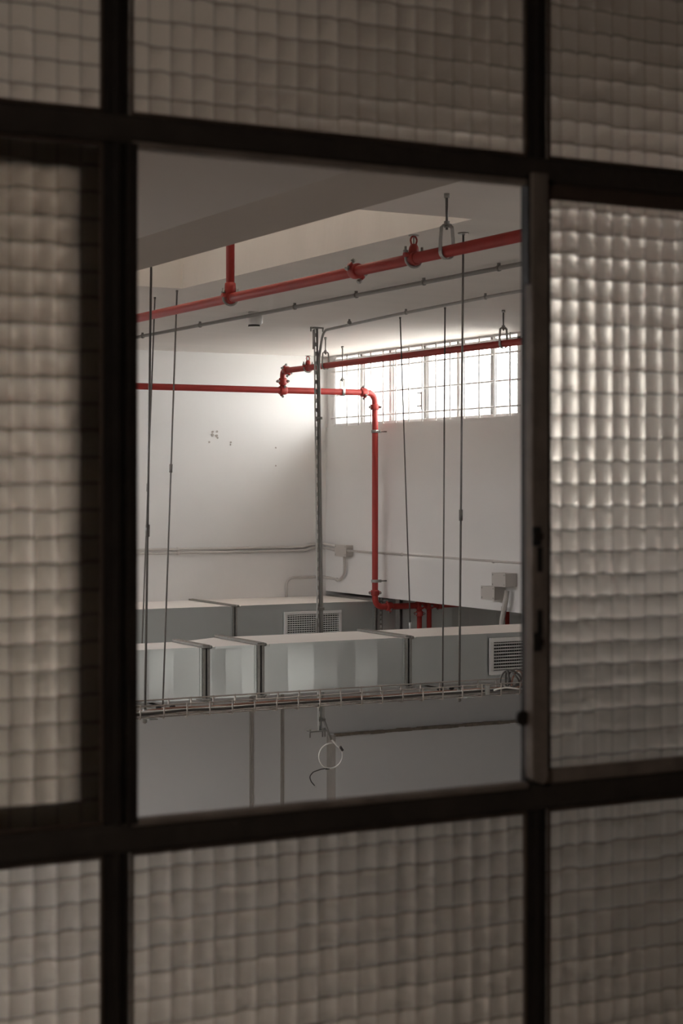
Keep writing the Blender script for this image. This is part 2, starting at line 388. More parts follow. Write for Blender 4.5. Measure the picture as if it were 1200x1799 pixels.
coupling(t, (VX, Y2, Z2 - 0.105), (0, 0, 1), (1, -0.45, 0), 0.0225, 0.04)
coupling(t, (VX, Y2, -0.80), (0, 0, 1), (1, -0.45, 0), 0.0225, 0.04)
coupling(t, (VX + 0.12, Y2, -0.905), (1, 0, 0), (0, 0.55, 0.83), 0.0225, 0.05)
for xx in (6.877, 6.961):
    MB().tube(fillet([(xx, Y2, -0.905), (xx, Y2, -1.36 - (xx - 6.877)), (10.49, Y2, -1.36 - (xx - 6.877))], 0.05), 0.019, 16).build('drop_pipe', 'red', t)
    coupling(t, (xx, Y2, -0.905), (1, 0, 0), (0, -0.9, 0.4), 0.0225, 0.055)
coupling(t, (6.877, Y2, -0.965), (0, 0, 1), (1, -0.3, 0), 0.019, 0.04)
coupling(t, (7.055, Y2, -0.905), (1, 0, 0), (0, -0.9, 0.4), 0.0225, 0.05)
MB().cyl((7.66, Y2, -0.905), (7.66, Y2, -1.36), 0.017, 14).build('drop_pipe', 'red', t)
# pipe clamps holding the vertical leg to the wall
for k, zz in enumerate((0.385, -0.714)):
    c = root('pipe_clamp', VX, Y2, zz, label=('zinc clamp on the red vertical pipe just below the window', 'zinc clamp low on the red vertical pipe above the ducts')[k], cat='clamp', group='clamps on the vertical pipe')
    ring(MB(), (VX, Y2, zz), Vector((0, 0, 1)), 0.0225, 0.028, 0.022).build('band', 'zinc', c)
    MB().box(VX + 0.025, VX + 0.05, Y2 - 0.008, Y2 + 0.008, zz - 0.01, zz + 0.01).cyl((VX + 0.035, Y2 - 0.02, zz), (VX + 0.035, Y2 + 0.02, zz), 0.006, 8).build('ear', 'zinc', c)
    MB().cyl((VX + 0.04, Y2, zz), (6.594, Y2, zz), 0.005, 8).build('stud', 'zinc', c)

def clevis(x, y, z, ax, r, label):
    c = Vector((x, y, z)); ax = Vector(ax); sd = ax.cross(Vector((0, 0, 1))).normalized(); up = Vector((0, 0, 1))
    h = root('pipe_hanger', x, y, z - r, label=label, cat='hanger', group='pipe hangers')
    MB().cyl(c + up * 0.075, (x, y, 1.0), 0.0048, 8).build('rod', 'rod', h)
    MB().cyl((x, y, 0.985), (x, y, 1.0), 0.010, 8).build('anchor', 'zinc', h)
    pts = []
    for k in range(17):
        a = radians(-235) + radians(290) * k / 16
        pts.append((cos(a) * (r + 0.004), sin(a) * (r + 0.004)))
    pts = [(-0.014, 0.092), (-0.024, 0.086)] + [(p[0], p[1]) for p in pts][0:0] + []
    loop = [(0.010, 0.092), (-0.010, 0.092), (-0.021, 0.082), (-r - 0.004, 0.035), (-r - 0.004, 0.0)] + \
           [((r + 0.004) * cos(pi + pi * k / 10), (r + 0.004) * sin(pi + pi * k / 10)) for k in range(1, 10)] + \
           [(r + 0.004, 0.0), (r + 0.004, 0.035), (0.021, 0.082)]
    mb = MB(); n = len(loop); w = 0.010; vs = []
    for p, q in loop:
        d = Vector((p, q)); L = d.length or 1
        o_ = Vector((p, q)) * (1 + 0.0035 / L)
        for (pp, qq) in ((p, q), (o_.x, o_.y)):
            for s in (-1, 1): vs.append(c + sd * pp + up * qq + ax * (s * w))
    fs = []
    for i in range(n):
        j = (i + 1) % n
        for (a, b) in ((0, 1), (1, 3), (3, 2), (2, 0)): fs.append((i * 4 + a, i * 4 + b, j * 4 + b, j * 4 + a))
    mb.add(vs, fs); mb.build('clevis', 'zinc', h)
    MB().cyl(c + up * 0.082, c + up * 0.090, 0.010, 6).cyl(c + up * 0.097, c + up * 0.105, 0.010, 6).build('nut', 'zinc', h)
clevis(X1, 5.255, Z1, (0, 1, 0), R, 'clevis hanger on the red pipe by the skylight slot')
clevis(X3, 10.80, Z3, (0, 1, 0), R, 'clevis hanger on the red branch pipe beside the grey post')
clevis(X3, 8.62, Z3, (0, 1, 0), R, 'clevis hanger on the red branch pipe against the window, nearest the jamb')
clevis(6.225, Y2, Z2, (1, 0, 0), 0.0225, 'clevis hanger on the lower red pipe in front of the window end')

# ------------------------------------------------------------------ conduits on the ceiling
def conduit(name, pts, r, m, clips, label, bend=0.06, clip_dir=(0, 0, 1), group=None):
    P = [Vector(p) for p in pts]; c = P[0]
    t = root(name, c.x, c.y, c.z, label=label, cat='conduit')
    if group: t['group'] = group
    MB().tube(fillet(P, bend), r, 14).build('tube', m, t)
    for (p, ax) in clips:
        mb = MB(); ring(mb, p, Vector(ax), r, r * 1.45, 0.016, 12)
        d = Vector(clip_dir); mb.cyl(Vector(p) + d * r, Vector(p) + d * (r + 0.012), r * 0.8, 8)
        mb.build('clip', m, t)
    return t
YA = (0, 1, 0); XA = (1, 0, 0)
conduit('conduit', [(4.49, 1.62, 0.974), (4.49, YB - 0.002, 0.974)], 0.0105, 'conduit', [((4.49, y, 0.974), YA) for y in (11.02, 10.09, 8.81, 8.11, 7.435, 6.78, 6.1, 4.5)], 'long grey conduit on the ceiling running past the smoke detector')
PX, PY = 5.322, 10.145
CX = PX + 0.0225
conduit('conduit', [(5.12, 1.62, 0.974), (5.12, 7.7, 0.974), (5.20, 8.9, 0.974), (CX - 0.01, 10.07, 0.974), (CX, 10.145, 0.80), (CX + 0.030, 10.145, -1.50), (5.417, 10.12, -1.64)], 0.0086, 'conduit_mid',
        [((5.212, 9.5, 0.974), YA), ((5.19, 8.79, 0.974), YA), ((5.128, 7.87, 0.974), YA), ((5.12, 6.6, 0.974), YA), ((5.12, 5.0, 0.974), YA)], 'grey conduit from the ceiling bending down along the slotted post', 0.11)
d = root('smoke_detector', 4.535, 9.42, 0.90, label='small white round smoke detector beneath the ceiling conduit', cat='detector')
MB().tube([(4.535, 9.42, 0.9995), (4.535, 9.42, 0.978)], 0, 24, radii=[0.034, 0.034]).build('neck', 'white', d)
MB().tube([(4.535, 9.42, 0.978), (4.535, 9.42, 0.974), (4.535, 9.42, 0.935), (4.535, 9.42, 0.925)], 0, 28, radii=[0.046, 0.049, 0.049, 0.040]).build('body', 'white', d)
MB().cyl((4.535, 9.42, 0.925), (4.535, 9.42, 0.917), 0.034, 24).build('vent_gap', 'black', d)
MB().cyl((4.535, 9.42, 0.917), (4.535, 9.42, 0.911), 0.036, 24).build('cap', 'white', d)

# ------------------------------------------------------------------ slotted post
def lean(z): return PX + 0.030 * (1.0 - z) / 2.58
post = root('slotted_post', PX, PY, -1.575, label='grey slotted steel post hanging from the ceiling in front of ducts', cat='post')
def leaned(mb):
    mb.v = [(v[0] + 0.030 * (1.0 - v[2]) / 2.58, v[1], v[2]) for v in mb.v]; return mb
pt, pb = 0.998, -1.575
W2, D0, D1_ = 0.0125, PY - 0.008, PY + 0.008
leaned(MB().box(PX - W2, PX - W2 + 0.003, D0, D1_, pb, pt)).build('side_wall', 'strut', post)
leaned(MB().box(PX + W2 - 0.003, PX + W2, D0, D1_, pb, pt)).build('side_wall', 'strut', post)
web = MB()
for s_ in (-1, 1): web.box(PX + s_ * 0.0075 - 0.0028, PX + s_ * 0.0075 + 0.0028, D1_ - 0.003, D1_, pb, pt)
nz = 43; pitch = (pt - pb) / nz
for k in range(nz): web.box(PX - 0.0049, PX + 0.0049, D1_ - 0.003, D1_, pb + k * pitch, pb + k * pitch + pitch * 0.42)
leaned(web).build('slotted_web', 'strut', post)
MB().box(PX - 0.026, PX + 0.030, PY - 0.03, PY + 0.03, 0.990, 0.9985).build('ceiling_plate', 'flange', post)
for xx in (-0.045, 0.04): MB().cyl((PX + xx, PY - 0.02, 0.970), (PX + xx, PY - 0.02, 0.9985), 0.006, 8).build('bolt', 'zinc', post)
MB().box(PX - 0.017, PX - W2 - 0.0002, PY - 0.014, PY + 0.014, 0.86, 0.985).build('socket_bracket', 'flange', post)
for zz in (0.42, -0.8, -1.51):
    leaned(MB().box(PX - 0.016, PX + 0.034, PY - 0.013, PY - 0.0085, zz - 0.009, zz + 0.009)).build('strap', 'zinc', post)
leaned(MB().box(PX - 0.085, PX + 0.045, PY - 0.025, PY + 0.025, pb - 0.008, pb)).build('foot_plate', 'zinc', post)
for xx in (-0.072, 0.018, 0.035): leaned(MB().cyl((PX + xx, PY, pb - 0.045), (PX + xx, PY, pb + 0.012), 0.005, 8).cyl((PX + xx, PY, pb), (PX + xx, PY, pb + 0.008), 0.009, 6)).build('foot_bolt', 'flange', post)
for zz in (-0.86, -1.06): leaned(MB().box(PX - 0.020, PX - W2 - 0.0003, PY - 0.014, PY + 0.014, zz - 0.1, zz)).build('splice_plate', 'flange', post)

# cable that hangs out of the conduit and ends in a loose loop
cl = root('loose_cable', 5.42, 10.12, -1.90, label='loose cable curled in one loop below the slotted post', cat='cable')
pts = [(5.417, 10.12, -1.632), (5.452, 10.115, -1.672), (5.487, 10.11, -1.70)]
cxx, czz, rr = 5.415, -1.742, 0.079
for k in range(29):
    a = radians(25) + radians(-310 + 0) * k / 28 * 1.0
    pts.append((cxx + rr * 1.05 * cos(a), 10.11 + 0.0006 * k, czz + rr * sin(a)))
MB().tube(pts, 0.0052, 8).build('sheath', 'cable_grey', cl)
a0 = radians(25)
full = [(cxx + rr * 1.05 * cos(a0 - radians(360) * k / 30), 10.108, czz + rr * sin(a0 - radians(360) * k / 30)) for k in range(31)]
tail = [(5.395, 10.125, -1.819), (5.345, 10.12, -1.822), (5.29, 10.12, -1.835), (5.262, 10.12, -1.862), (5.275, 10.12, -1.895), (5.302, 10.12, -1.925)]
MB().tube(fillet(tail, 0.03, 4), 0.0036, 8).build('tail', 'cable', cl)
MB().cyl((5.300, 10.12, -1.922), (5.309, 10.12, -1.932), 0.0065, 8).build('tip', 'white', cl)
MB().cyl((5.478, 10.108, -1.685), (5.497, 10.108, -1.712), 0.009, 8).build('tape', 'cable', cl)
MB().cyl((5.378, 10.118, -1.820), (5.405, 10.118, -1.821), 0.0065, 8).build('tape', 'cable', cl)

# ------------------------------------------------------------------ ducts
def duct_section(parent, x0, x1, yf, yb0, yb1, z0, z1, facets, amp, seed):
    """galvanised section; the front sheet is slightly dented into upright facets"""
    rnd = random.Random(seed); mb = MB()
    xs = [x0 + (x1 - x0) * i / facets for i in range(facets + 1)]
    for i in range(1, facets): xs[i] += (x1 - x0) / facets * rnd.uniform(-.2, .2)
    zs = [z0, z0 + (z1 - z0) * .2, z0 + (z1 - z0) * .5, z0 + (z1 - z0) * .8, z1]
    cols = []
    for i, x in enumerate(xs):
        e = 0 if i in (0, facets) else rnd.uniform(-amp, amp)
        cols.append([(x, yf + e * (0.15 if k in (0, 4) else rnd.uniform(0.7, 1.3)), z) for k, z in enumerate(zs)])
    for a, b in zip(cols[:-1], cols[1:]):                       # every facet keeps its own crisp edges
        vs = [v for v in a] + [v for v in b]
        mb.add(vs, [(k, 5 + k, 6 + k, k + 1) for k in range(4)], True)
    nx = len(xs)
    for i in range(nx - 1):
        ya = yb0 + (yb1 - yb0) * (xs[i] - x0) / (x1 - x0); yb = yb0 + (yb1 - yb0) * (xs[i + 1] - x0) / (x1 - x0)
        mb.add([cols[i][4], cols[i + 1][4], (xs[i + 1], yb, z1), (xs[i], ya, z1)], [(0, 1, 2, 3)])
        mb.add([cols[i][0], cols[i + 1][0], (xs[i + 1], yb, z0), (xs[i], ya, z0)], [(0, 3, 2, 1)])
        mb.add([(xs[i], ya, z0), (xs[i + 1], yb, z0), (xs[i + 1], yb, z1), (xs[i], ya, z1)], [(0, 3, 2, 1)])
    o = mb.build('duct_section', 'galv', parent)
    MB().box(x0 + 0.03, x1 - 0.03, yf - 0.004, yf + 0.002, z1 - 0.010, z1 + 0.0035).build('top_lip', 'galv', o)
    MB().box(x0 + 0.03, x1 - 0.03, yf - 0.003, yf + 0.002, z0 - 0.002, z0 + 0.006).build('bottom_lip', 'galv', o)
    return o
def flange(parent, x, yf, yb, z0, z1, proud=0.014, w=0.042):
    o = None
    for s in (-1, 1):
        xa, xb = (x - w / 2, x - 0.004) if s < 0 else (x + 0.004, x + w / 2)
        mb = MB()
        mb.box(xa, xb, yf - proud, yf + 0.001, z0 - proud, z1 + proud)
        mb.box(xa, xb, yf, yb + proud, z1 - 0.001, z1 + proud); mb.box(xa, xb, yf, yb + proud, z0 - proud, z0 + 0.001)
        mb.box(xa, xb, yb - 0.001, yb + proud, z0, z1)
        q = mb.build('flange', 'flange', parent, 0.002)
        o = o or q
        lip = MB(); e = xa - 0.013 if s < 0 else xb
        nn = 14
        for k in range(nn):
            zz = z0 + (z1 - z0) * (k + .25) / nn
            lip.box(e, e + 0.013, yf - 0.004, yf + 0.001, zz, zz + (z1 - z0) / nn * .62)
        lip.box(e, e + 0.013, yf - 0.0025, yf + 0.001, z0, z1)
        lip.build('notched_lip', 'galv', q)
    MB().box(x - 0.004, x + 0.004, yf - proud * 0.5, yf + 0.001, z0, z1).build('gasket', 'black', o)
    for zz in (z0 - proud * 0.2, z1 + proud * 0.2):
        b = MB(); b.cyl((x - 0.03, yf - proud - 0.004, zz), (x + 0.03, yf - proud - 0.004, zz), 0.0055, 8).cyl((x + 0.016, yf - proud - 0.004, zz), (x + 0.026, yf - proud - 0.004, zz), 0.010, 6)
        b.build('corner_bolt', 'zinc', o)
def grille(parent, x0, x1, z0, z1, yf, nh, nv, fw=0.024):
    yo = yf - 0.026
    g = MB().box(x0, x1, yo, yf - 0.009, z1 - fw, z1).box(x0, x1, yo, yf - 0.009, z0, z0 + fw).box(x0, x0 + fw, yo, yf - 0.009, z0 + fw, z1 - fw).box(x1 - fw, x1, yo, yf - 0.009, z0 + fw, z1 - fw).build('grille', 'alu', parent, 0.002)
    box('grille_dark_sheet', 'black', (x0 + fw * .5, x1 - fw * .5, yf - 0.0095, yf - 0.0085, z0 + fw * .5, z1 - fw * .5), g)  # black sheet painting the dark of the duct interior
    a, b = z0 + fw, z1 - fw
    me = None
    for k in range(nh):
        zz = a + (b - a) * (k + .5) / nh; h = (b - a) / nh
        if me is None:
            me = MB().prism([(yo + 0.001, zz - h * .22), (yo + 0.001, zz - h * .12), (yo + 0.010, zz + h * .22), (yo + 0.010, zz + h * .12)], 'x', x0 + fw, x1 - fw).build('slat', 'alu', g)
            z_first = zz
        else:
            c = me.copy(); COL.objects.link(c); c.location = (me.location.x, me.location.y, me.location.z + zz - z_first)
    me = None
    for k in range(nv):
        xx = x0 + fw + (x1 - x0 - 2 * fw) * (k + .5) / nv
        if me is None:
            me = MB().box(xx - 0.0018, xx + 0.0018, yo + 0.011, yo + 0.0155, a, b).build('upright_blade', 'alu' if nv < 25 else 'flange', g); x_first = xx
        else:
            c = me.copy(); COL.objects.link(c); c.location = (me.location.x + xx - x_first, me.location.y, me.location.z)
    return g
# near duct
D1 = root('air_duct', 4.6, 8.98, -1.142, label='galvanised air duct in the middle of the hall above the wire tray', cat='duct')
YF, DT, DB = 8.72, -0.870, -1.142
duct_section(D1, 0.2, 3.887, YF, 9.11, 9.11, DB, DT, 22, 0.006, 3)
duct_section(D1, 3.937, 4.209, YF, 9.11, 9.26, DB, DT, 3, 0.008, 5)
duct_section(D1, 4.259, 5.134, YF, 9.26, 9.26, DB, DT, 6, 0.007, 12)
duct_section(D1, 5.184, 7.6, YF, 9.26, 9.26, DB, DT, 9, 0.0022, 17)
flange(D1, 3.912, YF, 9.11, DB, DT); flange(D1, 4.234, YF, 9.26, DB, DT); flange(D1, 5.159, YF, 9.26, DB, DT)
flange(D1, 2.4, YF, 9.11, DB, DT)
grille(D1, 5.700, 6.22, -1.106, -0.893, YF, 9, 30)
MB().prism([(4.925, DB), (4.965, DB), (4.957, DB - 0.022), (4.952, DB - 0.055), (4.932, DB - 0.055), (4.932, DB - 0.022)], 'y', 8.80, 8.803).build('hanging_tab', 'galv', D1)
# far duct
D2 = root('air_duct', 5.5, 12.05, -1.20, label='galvanised air duct lying against the back wall behind the near duct', cat='duct')
Y2F, T2, B2 = 11.68, -0.880, -1.22
duct_section(D2, -2.9, 5.447, Y2F, YB - 0.004, YB - 0.004, B2, T2, 24, 0.003, 6)
duct_section(D2, 5.487, 6.62, Y2F, YB - 0.004, YB - 0.004, B2, T2, 6, 0.005, 8)
duct_section(D2, 6.66, 9.6, Y2F, YB - 0.004, YB - 0.004, B2, T2, 22, 0.008, 9)
flange(D2, 5.467, Y2F, YB - 0.022, B2, T2, 0.012, 0.034); flange(D2, 6.64, Y2F, YB - 0.022, B2, T2, 0.008, 0.034)
grille(D2, 5.856, 6.330, -1.120, -0.934, Y2F, 9, 22, 0.022)

# ------------------------------------------------------------------ duct hanger rods and their bars
def rod(name, a, b, label, joint=None, group='hanger rods', r=0.0046, ferrule=False):
    a, b = Vector(a), Vector(b)
    t = root(name, b.x, b.y, b.z, label=label, cat='rod', group=group)
    MB().cyl(a, b, r, 8).build('shaft', 'rod', t)
    MB().cyl((a.x, a.y, a.z - 0.010), (a.x, a.y, a.z), 0.0065, 8).build('anchor', 'rod', t)
    if joint is not None:
        d_ = (b - a); p = a + d_ * ((joint - a.z) / d_.z); u = d_.normalized()
        MB().cyl(p - u * 0.022, p + u * 0.022, r * 1.75, 6).build('coupler', 'rod', t)
    if ferrule:
        u = (b - a).normalized(); MB().cyl(b - u * 0.04, b, r * 1.9, 8).build('ferrule', 'white', t)
    return t
rod('hanger_rod', (3.674, 8.548, 1.0), (3.629, 8.63, -1.157), 'slanting rod with a coupler in front of the near duct, beside the twin rods', 0.08)
rod('hanger_rod', (3.704, 8.917, 1.0), (3.735, 9.20, -1.15), 'thin rod of the twin rods that ends behind the near duct', -0.02, r=0.0042)
rod('hanger_rod', (5.439, 9.28, 1.0), (5.593, 9.42, -0.885), 'slanting rod with a white end tip behind the near duct', None, r=0.0042, ferrule=True)
rod('hanger_rod', (5.364, 8.65, 1.0), (5.336, 8.63, -1.157), 'thin rod in front of the near duct between two rods', None)
r814 = rod('hanger_rod', (3.835, 6.046, 1.0), (3.818, 6.05, -0.868), 'long rod holding the wire tray near the jamb, round plate on top', -0.125, r=0.0044)
MB().cyl((3.835, 6.046, 0.994), (3.835, 6.046, 0.9995), 0.022, 16).build('plate', 'zinc', r814)
rB = rod('hanger_rod', (2.502, 6.05, 1.0), (2.474, 6.05, -0.868), 'long rod beside the dark beam down to the wire tray, last before mullion', -0.17, r=0.0046)
for k, (xx, lab) in enumerate(((3.632, 'dark support bar under the near duct beside the twin rods'), (5.337, 'dark support bar under the near duct before the grille'))):
    t = root('support_bar', xx, 8.95, -1.185, label=lab, cat='bar', group='duct support bars')
    MB().box(xx - 0.018, xx + 0.018, 8.58, 9.50, -1.180, -1.158).build('bar', 'flange', t)
    for s in (-1, 1): MB().cyl((xx + s * 0.028, 8.60, -1.162), (xx + s * 0.050, 8.60, -1.152), 0.010, 8).build('wing', 'black', t)
    MB().cyl((xx, 8.63, -1.197), (xx, 8.63, -1.181), 0.011, 6).build('nut', 'zinc', t)

# ------------------------------------------------------------------ wire mesh cable tray
TN, TF, TT, TB = 5.97, 6.13, -0.796, -0.836
tr = root('cable_tray', 3.0, 6.05, TB, label='wire mesh cable tray hanging across the hall below the near duct', cat='cable tray')
WR = 0.0028
for (yy, zz) in ((TN, TT), (TF, TT), (TN, TB), (TN + 0.053, TB), (TN + 0.107, TB), (TF, TB)):
    MB().cyl((0.3, yy, zz), (4.12, yy, zz), WR, 8).build('long_wire', 'tray', tr)
first = None
x = 2.513 - 0.0905 * 20
for k in range(40):
    xx = x + 0.0905 * k
    if xx > 4.12: break
    if first is None:
        first = MB().tube(fillet([(xx, TN - WR * 2, TT + 0.003), (xx, TN - WR * 2, TB - WR * 2), (xx, TF + WR * 2, TB - WR * 2), (xx, TF + WR * 2, TT + 0.003)], 0.008, 3), WR, 7).build('cross_wire', 'tray', tr); xf = xx
    else:
        c = first.copy(); COL.objects.link(c); c.location = (first.location.x + xx - xf, first.location.y, first.location.z)
for (xx, w_) in ((2.474, 0.016), (3.818, 0.016)):
    MB().box(xx - w_, xx + w_, TN - 0.004, TF + 0.004, TB - 0.010, TB - 0.0062).build('hanger_plate', 'zinc', tr)
    MB().cyl((xx, 6.05, TB - 0.030), (xx, 6.05, TB + 0.02), 0.008, 6).build('nut', 'flange', tr)
MB().box(3.885, 3.905, TN - 0.010, TN - 0.004, TB + 0.002, TT - 0.002).build('splice_clip', 'flange', tr)
def cable(name, y, z, r, m, label, x0=0.3, x1=4.05, wob=0.006, seed=1):
    rnd = random.Random(seed); pts = []
    nn = 26
    for k in range(nn + 1):
        xx = x0 + (x1 - x0) * k / nn
        pts.append((xx, y + rnd.uniform(-wob, wob), z + rnd.uniform(-.002, .003)))
    return tag(MB().tube(pts, r, 8).build(name, m), label, 'cable', 'cables lying in the wire tray')
cable('cable', TN + 0.022, TB + 0.011, 0.0050, 'cable', 'dark cable along the near edge of the wire tray', seed=2)
cable('cable', TN + 0.050, TB + 0.0105, 0.0042, 'cable_grey', 'thin pale cable lying second in the wire tray', seed=3)
cable('cable', TN + 0.115, TB + 0.0095, 0.0034, 'cable_orange', 'thin orange cable at the far edge of the wire tray', seed=4, wob=0.012)
cc = root('cable_coil', 4.06, 6.04, TB, label='coiled spare cable at the tray end behind the jamb', cat='cable')
for k, (m_, ox, rr_, tl) in enumerate((('cable', 4.035, .030, .3), ('cable', 4.05, .034, -.2), ('cable', 4.066, .037, .5), ('cable_orange', 4.08, .030, .1), ('cable', 4.092, .036, -.3))):
    pts = [(ox + 0.02 * sin(2 * pi * i / 24 + tl * 5), 6.03 + rr_ * 1.4 * cos(2 * pi * i / 24), TB + 0.047 + rr_ * sin(2 * pi * i / 24) + 0.005 * sin(tl + 4 * pi * i / 24)) for i in range(24)]
    MB().tube(pts, 0.0038, 8, closed=True).build('turn', m_, cc)
for k in range(3):
    MB().tube(fillet([(3.93 + 0.05 * k, TN + 0.03 * k, TB + 0.016), (3.98 + 0.04 * k, TN - 0.01, TB + 0.026), (4.07, TN + 0.01 * k, TB + 0.012 + 0.02 * k)], 0.05), 0.0035, 7).build('loose_end', ('cable_grey', 'cable', 'cable_orange')[k], cc)

# ------------------------------------------------------------------ wall conduits and boxes
def wallclips(ps, ax): return [(p, ax) for p in ps]
conduit('conduit', [(-2.9, YB - 0.014, -0.493), (6.42, YB - 0.014, -0.493), (6.48, YB - 0.016, -0.472), (6.606, YB - 0.016, -0.472), (6.606, 12.22, -0.490)], 0.0105, 'conduit_pale',
        wallclips([(5.36, YB - 0.014, -0.493), (3.9, YB - 0.014, -0.493)], XA), 'upper of two parallel conduits along the back wall', 0.03, (0, 1, 0), 'conduits along the back wall')
conduit('conduit', [(-2.9, YB - 0.014, -0.520), (6.44, YB - 0.014, -0.520), (6.50, YB - 0.016, -0.500), (6.606, YB - 0.016, -0.500), (6.606, 12.22, -0.520)], 0.0105, 'conduit_pale',
        wallclips([(5.36, YB - 0.014, -0.520), (3.9, YB - 0.014, -0.520)], XA), 'lower of two parallel conduits along the back wall', 0.03, (0, 1, 0), 'conduits along the back wall')
conduit('conduit', [(6.267, YB - 0.03, -0.879), (6.267, YB - 0.03, -0.728), (6.606, YB - 0.03, -0.730), (6.606, 12.20, -0.745), (6.606, 12.12, -0.70), (6.606, 12.12, -0.556)], 0.0105, 'conduit_pale',
        wallclips([(6.606, 12.24, -0.743)], YA), 'bent conduit rising from the far duct to the junction box', 0.07, (1, 0, 0))
conduit('conduit', [(6.578, 12.02, -0.510), (6.578, 1.62, -0.532)], 0.0085, 'conduit_pale',
        wallclips([(6.578, 11.2, -0.512), (6.578, 10.0, -0.517), (6.578, 8.6, -0.52)], YA), 'thin conduit along the wall under the window', 0.03, (1, 0, 0))
def jbox(x0, x1, y0, y1, z0, z1, label, screws=True):
    t = root('junction_box', (x0 + x1) / 2, (y0 + y1) / 2, z0, label=label, cat='box', group='wall junction boxes')
    MB().box(x0 + 0.008, x1, y0, y1, z0, z1).build('body', 'box', t, 0.004)
    MB().box(x0, x0 + 0.008, y0 - 0.002, y1 + 0.002, z0 - 0.002, z1 + 0.002).build('cover', 'box', t, 0.002)
    for yy in (y0 + 0.012, y1 - 0.012):
        for zz in (z0 + 0.012, z1 - 0.012): MB().cyl((x0 - 0.002, yy, zz), (x0 + 0.002, yy, zz), 0.005, 8).build('screw', 'zinc', t)
jbox(6.565, 6.629, 12.02, 12.20, -0.556, -0.470, 'pale square junction box in the corner joining the conduits')
jbox(6.50, 6.594, 9.74, 9.90, -0.672, -0.585, 'upper of two grey boxes on the wall beside the jamb')
jbox(6.50, 6.594, 9.87, 10.03, -0.765, -0.678, 'lower of two grey boxes on the wall beside the jamb')
t = root('drain_pipe', 6.53, 9.84, -1.5, label='pale pipe dropping from the grey wall boxes', cat='pipe')
MB().tube(fillet([(6.555, 9.80, -0.70), (6.54, 9.80, -0.78), (6.555, 9.86, -0.90), (6.555, 9.87, -1.16), (10.49, 9.87, -1.18)], 0.06), 0.017, 14).build('tube', 'conduit_pale', t)
ring(MB(), (6.548, 9.825, -0.82), Vector((0, 0, 1)), 0.017, 0.021, 0.03).build('collar', 'conduit_pale', t)
# strut pieces by the far duct
t = root('wall_bracket', 6.75, 11.56, -1.1, label='slotted steel bracket between the red drop pipes and elbow', cat='bracket')
for xx in (6.735, 6.757): MB().box(xx, xx + 0.007, 11.50, 11.56, -1.20, -0.8425).build('rail', 'zinc', t)
MB().box(6.742, 6.757, 11.55, 11.56, -1.20, -0.845).build('web', 'flange', t)
t = root('perforated_strap', 6.615, 11.573, -1.2, label='perforated steel strap below the red elbow', cat='strap')
mb = MB().box(6.60, 6.607, 11.570, 11.576, -1.22, -0.8425).box(6.623, 6.63, 11.570, 11.576, -1.22, -0.8425)
for k in range(11): mb.box(6.607, 6.623, 11.570, 11.576, -1.22 + k * 0.034, -1.22 + k * 0.034 + 0.014)
mb.build('strap', 'flange', t)
MB().box(6.595, 6.635, 11.563, 11.569, -0.94, -0.925).build('hook', 'zinc', t)

# ------------------------------------------------------------------ glazed steel screen between corridor and hall
YG = 1.5
scr = root('window_1', 0.81, YG, -0.96, label='black steel glazed screen of cross reeded panes around an opening', cat='window', kind='structure')
CXs = [0.588 + 0.454 * k for k in range(-2, 4)]              # mullion centres
RZ = (-0.947, -0.317, 0.317, 0.947)                            # transom centres
for k, c in enumerate(CXs):
    m_ = MB().prism([(c - 0.0130, YG + 0.006), (c - 0.010, YG + 0.003), (c - 0.003, YG + 0.003), (c - 0.003, YG - 0.001), (c + 0.003, YG - 0.001), (c + 0.003, YG + 0.003), (c + 0.010, YG + 0.003), (c + 0.0130, YG + 0.006), (c + 0.0130, YG + 0.014), (c - 0.0130, YG + 0.014)], 'z', -0.96, 0.96)
    m_.build('mullion', 'steel', scr, 0.001)
for z in RZ:
    m_ = MB().prism([(YG + 0.016, z - 0.013), (YG - 0.001, z - 0.013), (YG - 0.004, z - 0.008), (YG - 0.004, z + 0.008), (YG - 0.001, z + 0.013), (YG + 0.016, z + 0.013)], 'x', CXs[0], CXs[-1])
    m_.build('transom', 'steel_lit', scr, 0.0015)
